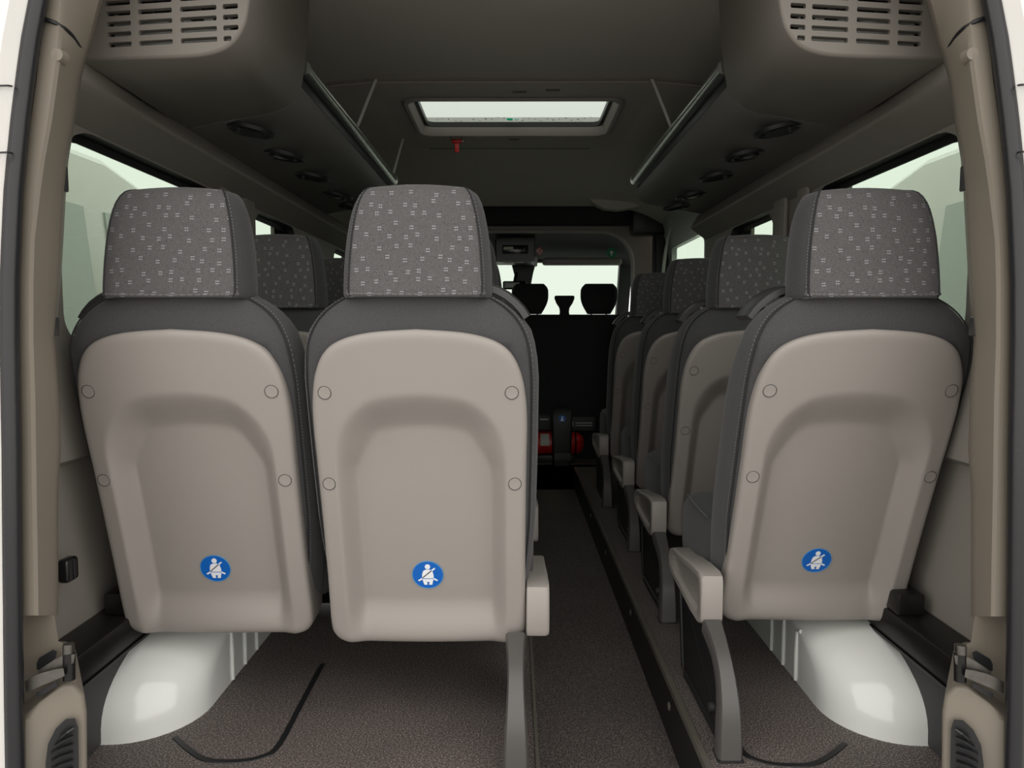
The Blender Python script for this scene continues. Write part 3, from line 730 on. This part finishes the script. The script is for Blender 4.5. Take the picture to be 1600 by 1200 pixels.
def smooth(t): t = max(0., min(1., t)); return t * t * (3 - 2 * t)
def seat_parts(root, aisle, leg=True, sticker=True, legx=.2, cvx=0.0):
    """aisle: +1 when the aisle is on the seat's right, -1 on its left; faces +y"""
    # backrest cushion
    m = MB(); secs = []
    zs = [.215, .235, .26, .30, .36, .42, .48, .54, .60, .66, .72, .77, .81, .84, .865, .885, .90, .912, .922, .930, .936, .945]
    for z in zs:
        yb = yback(z); dp = .135 if z < .7 else .135 - .035 * smooth((z - .7) / .22)
        secs.append(body_sec(z, bw(z), yb, yb + dp))
    m.loft(secs); bk = m.build('backrest', 'cloth', root, ang=60)
    # headrest: patterned back panel, plain side gussets
    HZ = [(.926, .119, 0), (.934, .1225, 0), (.95, .1225, 0), (.98, .1215, 0), (1.01, .1195, 0), (1.04, .1165, 0), (1.07, .112, .001), (1.09, .108, .003), (1.105, .104, .006), (1.118, .099, .011), (1.127, .094, .018), (1.132, .089, .027), (1.135, .083, .040)]
    secs = []
    for z, wb, ins in HZ:
        hy = (LEAN[0] + .04) * .9; yb = -.033 + hy + (z - .93) * .09 + ins; yf = .075 + hy + (z - .93) * .05 - ins * .9
        ph = []
        for k in range(11):
            u = -1 + k / 5; crown = (1 - u * u) * (.0035 if ins > .01 else 0)
            ph.append((wb * u, yb - .010 * (1 - u * u), z + crown))
        fl = 1.0 - ins * 6
        ph += [(wb + .010 * fl, yb + .012, z - .001), (wb + .018 * fl, yb + .035, z - .002), (wb + .018 * fl, (yb + yf) / 2 + .01, z - .002), (wb + .012 * fl, yf - .014, z - .002), (wb - .004, yf, z - .002)]
        for u in (.6, .2, -.2, -.6): ph.append((wb * u, yf + .006, z))
        ph += [(-x, y, zz) for x, y, zz in ((wb - .004, yf, z - .002), (wb + .012 * fl, yf - .014, z - .002), (wb + .018 * fl, (yb + yf) / 2 + .01, z - .002), (wb + .018 * fl, yb + .035, z - .002), (wb + .010 * fl, yb + .012, z - .001))]
        secs.append(ph)
    m = MB(); m.loft(secs, cap0=True, cap1=True, mfun=lambda i: 0 if i < 10 else 1)
    hd = m.build('headrest', ['cloth_marks', 'cloth_side'], root, ang=70)
    # seams
    m = MB(); m.tube([(sec[0][0] - .0005, sec[0][1] - .0003, sec[0][2]) for sec in secs], .0016, 6); m.build('side_seam', 'thread_dark', hd)
    m = MB(); m.tube([(sec[10][0] + .0005, sec[10][1] - .0003, sec[10][2]) for sec in secs], .0016, 6); m.build('side_seam', 'thread_dark', hd)
    for sg in (0, 10):                                # short stitches beside the seam
        m = MB()
        for a, b in zip(secs[1:-3], secs[2:-2]):
            A = Vector(a[sg]); B = Vector(b[sg]); off = Vector(((1 if sg else -1) * .004, .0025, 0)); N = max(1, int((B - A).length / .006))
            for k in range(N):
                p = A + (B - A) * ((k + .15) / N) + off; q = A + (B - A) * ((k + .72) / N) + off; m.tube([p, q], .0008, 4)
        o = m.build('stitching', 'thread', hd); o['kind'] = 'stuff'
    m = MB(); m.tube(crom([(-.128, hy - .026, .9325), (-.1, hy - .037, .930), (0, hy - .046, .9285), (.1, hy - .037, .930), (.128, hy - .026, .9325)], 5), .0034, 8); m.build('hem', 'cloth_marks', hd)
    m = MB(); hp = crom([(-.124, hy - .0315, .9325), (-.1, hy - .0405, .9305), (0, hy - .0495, .929), (.1, hy - .0405, .9305), (.124, hy - .0315, .9325)], 8)
    for a, b in zip(hp, hp[1:]): m.tube([a, a + (b - a) * .6], .0009, 4)
    o = m.build('stitching', 'thread', hd); o['kind'] = 'stuff'
    for s in (-1, 1):                                 # piping of the backrest edge
        path = []; zz = [.24, .30, .38, .46, .54, .62, .70, .76, .80, .83, .855, .875, .892, .906, .918, .928]
        for z in zz: path.append((s * (bw(z) - .013), yback(z) + .0175, z))
        pth = crom(path, 3)
        m = MB(); m.tube(pth, .0016, 6); m.build('edge_seam', 'thread_dark', bk)
        m = MB(); L_ = 0
        for a, b in zip(pth, pth[1:]):
            N = max(1, int((b - a).length / .0062))
            for k in range(N):
                off = Vector((s * .0035, .005, .0012)); m.tube([a + (b - a) * ((k + .15) / N) + off, a + (b - a) * ((k + .7) / N) + off], .0008, 4)
        o = m.build('stitching', 'thread', bk); o['kind'] = 'stuff'
    # plastic back shell
    ho = [(0, .193), (.09, .193), (.15, .193), (.182, .198), (.200, .213), (.207, .242), (.206, .35), (.206, .48), (.207, .60), (.208, .68), (.205, .735), (.196, .782), (.176, .822), (.142, .846), (.085, .860), (0, .866)]
    hl = crom([(x, 0, z) for x, z in ho], 5)
    loop = [(p.x, p.z) for p in hl] + [(-p.x, p.z) for p in reversed(hl[1:-1])]
    n = len(loop); cz = .50
    def sdf(x, z):              # recess outline: arched panel open at the bottom
        rx, rt, r = .168, .742 - .22 * x * x / .168, .092
        dx = abs(x) - (rx - r); dz = z - (rt - r)
        if dz < 0: return abs(x) - rx
        if dx < 0: return z - rt
        return math.hypot(dx, dz) - r
    def yy(x, z):
        dd = -sdf(x, z)
        kx = .034 + .034 * smooth((z - .58) / .08)
        t = max(0., min(1., dd / kx)); rec = .043 * (.55 * t + .45 * smooth(t)) * (.35 + .65 * smooth((z - .205) / .09))
        return ycurve(z) - .004 + rec + .012 * (x / .2) ** 2
    m = MB(); rings = []
    sc = [1.0, .995, .985, .97, .95] + [.95 - .95 * k / 50 for k in range(1, 50)]
    rings.append([(x * 1.0, yy(x, z) + (.045 if z > .28 else .09), z + (.0 if z > .28 else .004)) for x, z in loop])
    rings.append([(x * 1.0, yy(x, z) + .022, z) for x, z in loop])
    for k in sc:
        e_ = (1 - k) / .05; lip = .011 * (1 - math.sqrt(max(0, 1 - (1 - min(1, e_)) ** 2)))
        rings.append([(x * k, yy(x * k, cz + (z - cz) * k) + lip, cz + (z - cz) * k) for x, z in loop])
    m.loft(rings, cap0=False, cap1=True)
    sh = m.build('back_shell', 'shell', root, ang=60)
    for x, z in ((-.178, .745), (.178, .745), (-.184, .560), (.184, .560)):
        m = MB(); y = yy(x, z); q = 20
        ring = lambda r_, dy: [(x + r_ * math.cos(2 * math.pi * k / q), yy(x + r_ * math.cos(2 * math.pi * k / q), z + r_ * math.sin(2 * math.pi * k / q)) + dy, z + r_ * math.sin(2 * math.pi * k / q)) for k in range(q)]
        m.loft([ring(.0122, .004), ring(.0122, -.0006), ring(.0112, -.0014), ring(.0095, -.0012)]); cp = m.build('screw_cap', 'shell', sh)
        m = MB(); m.tube([(p[0], p[1] - .0003, p[2]) for p in ring(.0128, -.0004)], .0006, 5, closed=True); m.build('cap_gap', 'kick', sh)
    if sticker:
        z0, r0 = .348, .0325; y0 = yy(0, z0) - .0006; tilt = math.atan((LEAN[1] - LEAN[0]) / .66)
        Mx = Matrix.Translation((0, y0 - .0008, z0)) @ Matrix.Rotation(tilt, 4, 'X')
        def xf(mb_): mb_.v = [tuple(Mx @ Vector(p)) for p in mb_.v]; return mb_
        m = MB(); m.cyl((0, .0, 0), (0, -.0008, 0), r0, 40); st = xf(m).build('belt_sticker', 'blue', root, smooth=False)
        st['label'] = 'round blue sticker with a white belted figure'
        m = MB(); m.tube([(r0 * math.cos(a * math.pi / 20), -.0006, r0 * math.sin(a * math.pi / 20)) for a in range(40)], .0007, 5, closed=True); xf(m).build('rim', 'blue_rim', st)
        k = r0 / 24.0
        def flat(name, poly, lay=0, mt='white_print'):
            q = MB(); q.loft([[(a * k, -.0008 - lay * .0003, b * k) for a, b in poly], [(a * k, -.0012 - lay * .0003, b * k) for a, b in poly]]); return xf(q).build(name, mt, st, smooth=False)
        flat('figure_head', [(4.2 * math.cos(t * math.pi / 10), 14.5 + 4.4 * math.sin(t * math.pi / 10)) for t in range(20)])
        flat('figure_torso', [(-3, 9.4), (-7, 7), (-8.6, 2), (-9.2, -6), (9, -6), (9, 0), (7.2, 7), (3.2, 9.4)])
        flat('figure_lap', [(-8.5, -7.4), (8.8, -7.4), (7.6, -12), (6.5, -17.5), (1.4, -17.5), (2.4, -12.5), (-1.6, -12.5), (-.8, -17.5), (-5.8, -17.5), (-7.6, -12)])
        flat('belt_end', [(9.6, -5.5), (15.5, -9), (14.4, -11), (8.6, -8.2)]); flat('belt_end', [(-9.6, -5.5), (-15.5, -9.4), (-14.2, -11.4), (-8.6, -8.2)])
        flat('belt_shoulder', [(5.5, 8.6), (10.4, 12.8), (12, 11), (7, 6.6)])
        flat('belt', [(-8.9, -4.6), (5.6, 8.4), (6.8, 7.2), (-8.4, -6.2)], 1, 'kick')
    # seat cushion
    m = MB(); secs = []
    c0 = LEAN[1] + .075
    for y, hw_, zt, zb in ((c0, .205, .40, .27), (c0 + .02, .222, .418, .25), (c0 + .05, .226, .424, .245), (.30, .228, .424, .245), (.40, .228, .430, .245), (.47, .226, .432, .25), (.505, .220, .424, .262), (.525, .205, .405, .285), (.53, .18, .385, .31)):
        secs.append([(a, y, b) for a, b, _, _ in rrect(-hw_, hw_, zb, zt, (.045, .045, .03, .03), 5)])
    m.loft(secs); cu = m.build('seat_cushion', 'cloth', root, ang=60)
    for s in (-1, 1):
        m = MB(); m.tube([(s * .214, c0 + .03, .414), (s * .219, c0 + .09, .420), (s * .221, .38, .424), (s * .214, .48, .424), (s * .19, .522, .404)], .0013, 6); m.build('edge_seam', 'thread', cu)
    # pan and crossbars under the cushion
    m = MB(); m.box(-.20, .20, LEAN[1] + .07, .48, .205, .25, .006); m.build('seat_pan', 'black', root)
    m = MB(); m.box(-.231, .231, LEAN[1] + .08, LEAN[1] + .12, .205, .24, .004); m.box(-.231, .231, .40, .44, .205, .24, .004); m.build('crossbar', 'black_metal', root)
    # recliner side cover on the aisle side
    if leg:
        a = aisle
        prof = [(.105, .238), (.10, .25), (.10, .330), (.106, .342), (.125, .347), (.20, .342), (.32, .325), (.40, .318), (.43, .308), (.445, .285), (.44, .262), (.41, .245), (.30, .236), (.20, .226), (.13, .226)]
        m = MB(); secs = []
        for x, k in ((.222, .94), (.224, 1.0), (.262, 1.0), (.268, .975), (.2705, .93)):
            secs.append([(a * (x + cvx), .26 + (y - .26) * (1 - (1 - k) * .35), .270 + (z - .285) * k) for y, z in prof])
        secs.append([(a * (.2695 + cvx), .26 + (y - .26) * .80, .270 + (z - .285) * .70) for y, z in prof])
        secs.append([(a * (.261 + cvx), .26 + (y - .26) * .74, .270 + (z - .285) * .56) for y, z in prof])
        m.loft(secs); m.build('side_cover', 'shell', root, ang=40)
        # side leg: curved rear strut, dark web plate, front strut, foot
        lx = a * legx
        cv = crom([(0, -.055, .0), (0, -.052, .06), (0, -.044, .11), (0, -.022, .155), (0, .012, .190), (0, .055, .215), (0, .10, .232)], 4)
        m = MB(); secs = []
        for i, p in enumerate(cv):
            t = (cv[min(i + 1, len(cv) - 1)] - cv[max(0, i - 1)]).normalized(); nr = Vector((0, t.z, -t.y)) * .032
            wd = .021 + .004 * math.cos(i / len(cv) * 5)
            secs.append([(lx + dx, p.y + nr.y * f, p.z + nr.z * f) for dx, f in ((-wd, .2), (-wd * .8, 0), (wd * .8, 0), (wd, .2), (wd, 1), (-wd, 1))])
        m.loft(secs); lg = m.build('leg', 'leg', root, ang=50)
        m = MB(); m.box(lx - .026, lx + .026, -.058, -.01, .0, .004, .001); m.build('foot_pad', 'black', lg)
        m = MB(); web = [(-.03, .005), (.30, .005), (.34, .02), (.36, .20), (.05, .20), (-.005, .15)]
        m.loft([[(lx + dx, y, z) for y, z in web] for dx in (-.008, .008)])
        for q0, q1 in (((.02, .01), (.31, .01)), ((.33, .01), (.37, .20))):
            m.tube([(lx, q0[0], q0[1] + .006), (lx, q1[0], q1[1])], .014, 6)
        m.tube([(lx, .0, .03), (lx, .31, .19)], .010, 6)
        m.build('leg_plate', 'black', root)
        m = MB(); m.cyl((lx - a * .01, .05, .06), (lx + a * .018, .05, .06), .010, 12); m.build('bolt', 'dark_plastic', root)
        # belt outlet cover on the shoulder
        ol = [(.132, .944), (.150, .939), (.168, .929), (.184, .916), (.196, .903), (.206, .888)]
    else:
        a = -aisle; ol = [(.132, .940), (.150, .935), (.168, .926), (.184, .914), (.196, .901), (.206, .886)]
    if not leg: a = -aisle
    else: a = aisle
    m = MB(); secs = []
    for i, (x, z) in enumerate(ol):
        nx, nz = (ol[min(i + 1, 5)][1] - ol[max(i - 1, 0)][1]), -(ol[min(i + 1, 5)][0] - ol[max(i - 1, 0)][0])
        l = math.hypot(nx, nz); nx, nz = -nx / l, -nz / l
        secs.append([(a * (x + nx * t), y, z + nz * t) for y, t in ((.012, -.006), (.012, .006), (.02, .010), (.085, .010), (.095, .004), (.095, -.008))])
    m.loft(secs); m.build('belt_outlet', 'dark_plastic', root, ang=30)
    m = MB(); m.prism([(a * .120, .004, .938), (a * .131, .004, .945), (a * .131, .1, .945), (a * .120, .1, .938)], (0, 0, -.02)); m.build('outlet_edge', 'dark_plastic', root, smooth=False)

def make_seat(aisle, leg, lean, legx=.2, cvx=0.0):
    LEAN[:] = lean
    e = empty('passenger_seat'); seat_parts(e, aisle, leg, True, legx, cvx); return e
WIN, AIS, SGL = make_seat(1, False, (-.058, .125)), make_seat(1, True, (-.042, .120), .186, -.014), make_seat(-1, True, (-.080, .168), .245, 0)
used = set()
def place(proto, loc, label):
    o = proto if id(proto) not in used else copy_tree(proto)
    used.add(id(proto)); o.location = loc
    tag(o, label, 'seat', 'passenger seats'); return o
RP = .70
order = ['rearmost', 'second', 'third', 'fourth']
for k in range(3):
    lw = ['grey-backed seat at the left rear beside the left window, with blue belt sticker',
          'dark second-row left window seat seen between the two nearest left seats',
          'third-row left window seat, only a dark headrest edge showing behind the second-row one'][k]
    la = ['large grey-backed seat directly left of the aisle in the nearest row',
          'second-row seat left of the aisle, hidden behind the large grey-backed aisle seat',
          'third-row seat left of the aisle, hidden deep behind the large grey-backed aisle seat'][k]
    place(WIN, (-.648 - (.037 if k else 0), 1.44 + k * RP, 0), lw)
    place(AIS, (-.182, 1.40 + k * RP, 0), la)
for k in range(4):
    lr = ['single grey-backed seat at the right rear between aisle and window, nearest of the right column',
          'second single seat from the rear in the right column, half hidden',
          'third single seat from the rear in the right column, narrow sliver beside the aisle',
          'farthest single seat in the right column, close to the sliding door'][k]
    place(SGL, (.680 + (0, .022, .036, .022)[k], 1.47 + k * RP + (.02 if k == 3 else 0), 0), lr)

# ------------------------------------------------------------------ cab seats and things at the front of the aisle
e = empty('cab_bench', (.337, 4.88, 0)); tag(e, 'black two-person cab bench with rounded headrests against the windscreen', 'bench seat')
m = MB(); secs = []
for z, hw_, y0, y1 in ((.0, .40, .0, .30), (.3, .44, .0, .16), (.6, .46, .0, .14), (.85, .46, .01, .13), (.93, .44, .02, .11), (.965, .40, .04, .09)):
    secs.append([(a, b, z) for a, b, _, _ in rrect(-hw_, hw_, y0, y1, .025)])
m.loft(secs); m.build('backrest', 'darkcloth', e, ang=60)
m = MB(); m.box(-.45, .45, .10, .60, .20, .45, .05, 3); m.build('seat_cushion', 'darkcloth', e)
def head(parent, x, hw_, z0, z1):
    m = MB(); secs = []
    for t in [i / 10 for i in range(11)]:
        z = z0 + (z1 - z0) * t; wv = hw_ * (.62 + .38 * math.sin(min(1, t * 1.7) * math.pi / 2)) * (1 if t < .75 else math.sqrt(max(.0, 1 - ((t - .75) / .25) ** 2 * .42)))
        dp = .055 * (1 - .35 * (2 * t - 1) ** 4)
        secs.append([(x + a, .06 + b, z) for a, b, _, _ in rrect(-wv, wv, -dp, dp, min(dp, wv) * .7)])
    m.loft(secs); h = m.build('headrest', 'darkcloth', parent, ang=60)
    for dx in (-.05, .05):
        q = MB(); q.cyl((x + dx, .06, z0 - .06), (x + dx, .06, z0 + .01), .006, 8); q.build('post', 'dark_plastic', h)
head(e, -.23, .122, .968, 1.168); head(e, .23, .122, .968, 1.168)
m = MB(); secs = []
for z, hw_ in ((.95, .035), (.985, .030), (1.01, .034), (1.04, .054), (1.07, .066), (1.085, .066), (1.09, .060)):
    secs.append([(a, .06 + b, z) for a, b, _, _ in rrect(-hw_, hw_, -.03, .03, .018)])
m.loft(secs); m.build('belt_tower', 'darkcloth', e, ang=50)
e = empty('driver_seat', (-.50, 4.90, 0)); tag(e, 'black driver seat in the cab on the left, hidden behind the passenger seats', 'seat')
m = MB(); secs = []
for z, hw_, y0, y1 in ((.0, .20, .02, .40), (.3, .23, .0, .18), (.6, .25, .0, .14), (.85, .24, .01, .13), (.93, .20, .02, .11), (.965, .16, .04, .09)):
    secs.append([(a, b, z) for a, b, _, _ in rrect(-hw_, hw_, y0, y1, .025)])
m.loft(secs); m.build('backrest', 'darkcloth', e, ang=60)
m = MB(); m.box(-.24, .24, .10, .58, .20, .45, .05, 3); m.build('seat_cushion', 'darkcloth', e)
head(e, 0, .122, .968, 1.168)
# black console with a sticker at the end of the aisle
e = empty('floor_console', (.305, 4.63, 0)); tag(e, 'narrow black console with a blue belt sticker at the end of the aisle', 'console')
m = MB(); secs = []
for z, hw_, y0 in ((.0, .055, .0), (.10, .060, -.005), (.25, .066, -.01), (.33, .066, .0), (.36, .055, .015), (.372, .04, .03)):
    secs.append([(a, b, z) for a, b, _, _ in rrect(-hw_, hw_, y0, .06, .015)])
m.loft(secs); m.build('body', 'black', e, ang=50)
m = MB(); m.cyl((0, -.008, .305), (0, -.0125, .305), .022, 24); st = m.build('belt_sticker', 'blue', e, smooth=False)
m = MB(); m.cyl((0, -.012, .314), (0, -.014, .314), .005, 12); m.build('figure_head', 'white_print', st, smooth=False)
m = MB(); m.loft([[(x, y, .300 + z) for x, z in ((-.004, .008), (-.008, -.004), (-.012, -.012), (-.004, -.009), (.004, -.009), (.012, -.012), (.008, -.004), (.004, .008))] for y in (-.014, -.012)]); m.build('figure_body', 'white_print', st, smooth=False)
m = MB(); m.box(-.05, .055, -.018, -.004, .035, .085, .004); m.build('base_cover', 'kick', e)
# fire extinguisher lying across the aisle end
e = empty('fire_extinguisher', (.29, 4.785, .125)); tag(e, 'red fire extinguisher lying across behind the black console', 'fire extinguisher')
m = MB(); n = 24; secs = []
for x, r_ in ((-.20, .03), (-.19, .055), (-.17, .07), (-.14, .077), (.10, .077), (.13, .072), (.15, .058), (.163, .038), (.168, .015)):
    secs.append([(x, r_ * math.cos(2 * math.pi * k / n), r_ * math.sin(2 * math.pi * k / n)) for k in range(n)])
m.loft(secs); m.build('cylinder', 'red', e, ang=50)
m = MB(); n = 12; m.loft([[(x, -.0785 * math.cos(t), .0785 * math.sin(t)) for t in [-.1 + i * 1.1 / n for i in range(n + 1)]] for x in (-.118, -.062)], closed=False, cap0=False, cap1=False); m.build('label', 'pale', e)
m = MB(); m.cyl((-.20, 0, 0), (-.25, 0, 0), .022, 14); m.box(-.29, -.24, -.02, .02, -.03, .05, .008); m.build('valve', 'black', e)
for x in (-.15, .11):
    m = MB(); m.tube([(x, .081 * math.cos(t * math.pi / 12), .081 * math.sin(t * math.pi / 12)) for t in range(24)], .006, 6, closed=True); m.build('bracket_band', 'black', e)
m = MB(); m.box(-.14, .10, -.05, .05, -.125, -.074, .004); m.build('bracket', 'black', e)
# boxes behind the console
e = empty('first_aid_box', (.43, 4.80, .2075)); tag(e, 'small dark box with white label lying above the red extinguisher', 'box')
m = MB(); m.box(-.10, .10, -.05, .05, -.0, .09, .006); m.build('case', 'kick', e)
m = MB(); m.box(-.09, -.045, -.053, -.05, .03, .062, .001); m.build('label', 'pale', e)
m = MB(); m.box(-.03, .08, -.053, -.05, .05, .056, .001); m.box(-.03, .08, -.053, -.05, .034, .039, .001); m.build('print', 'pale', e)
e = empty('warning_bag', (.17, 4.80, .2075)); tag(e, 'dark flat bag with a pale stripe left of the black console', 'bag')
m = MB(); m.box(-.08, .09, -.05, .05, 0, .10, .012, 3); m.build('bag', 'kick', e)
m = MB(); m.box(-.0, .055, -.053, -.05, .072, .08, .001); m.build('stripe', 'pale', e)

# ------------------------------------------------------------------ outside
m = MB(); m.box(-40, 40, -30, 60, -.75, -.70); o = m.build('ground', 'asphalt', smooth=False); tag(o, 'pale concrete ground outside the van', 'ground', kind='structure')
def parked_van(s, side):
    e = empty('parked_van', (s * 2.15, 3.6, -.70)); tag(e, 'white parked van seen through the %s side windows' % side, 'van', 'parked vans')
    prof = [(-3.0, .35), (-3.0, 2.05), (-2.85, 2.45), (.55, 2.50), (.95, 2.42), (1.75, 1.55), (2.45, 1.28), (2.75, 1.05), (2.80, .35)]
    m = MB(); secs = []
    for x, k in ((0, .985), (.03, 1.0), (1.87, 1.0), (1.9, .985)):
        secs.append([(s * (x + max(0, z - 1.4) * .10 * (1 if x < 1 else -1)), y * k, .35 + (z - .35) * k) for y, z in prof])
    m.loft(secs); m.build('body', 'body_white', e, ang=30)
    for w_ in ([(.45, 1.50), (.45, 2.20), (.85, 2.22), (1.45, 1.55)], [(-.75, 1.50), (-.75, 2.2), (.25, 2.2), (.25, 1.5)]):
        m = MB(); m.loft([[(s * (x + max(0, z - 1.4) * .10), y, z) for y, z in w_] for x in (-.008, .02)]); m.build('window', 'van_glass', e, smooth=False)
    m = MB(); m.loft([[(s * x, y, z) for x, z in ((-.05, 1.50), (-.28, 1.52), (-.28, 1.88), (-.05, 1.86))] for y in (1.05, 1.2)]); m.tube([(s * .03, 1.12, 1.45), (s * -.12, 1.12, 1.55)], .03, 8)
    m.build('mirror', 'kick', e, ang=20)
    for y in (-2.0, 1.9):
        m = MB(); m.cyl((s * -.01, y, .34), (s * .22, y, .34), .34, 28); t = m.build('wheel', 'tyre', e)
        q = MB(); q.cyl((s * -.02, y, .34), (s * .0, y, .34), .2, 24); q.build('hub', 'steel', t)
parked_van(-1, 'left'); parked_van(1, 'right')
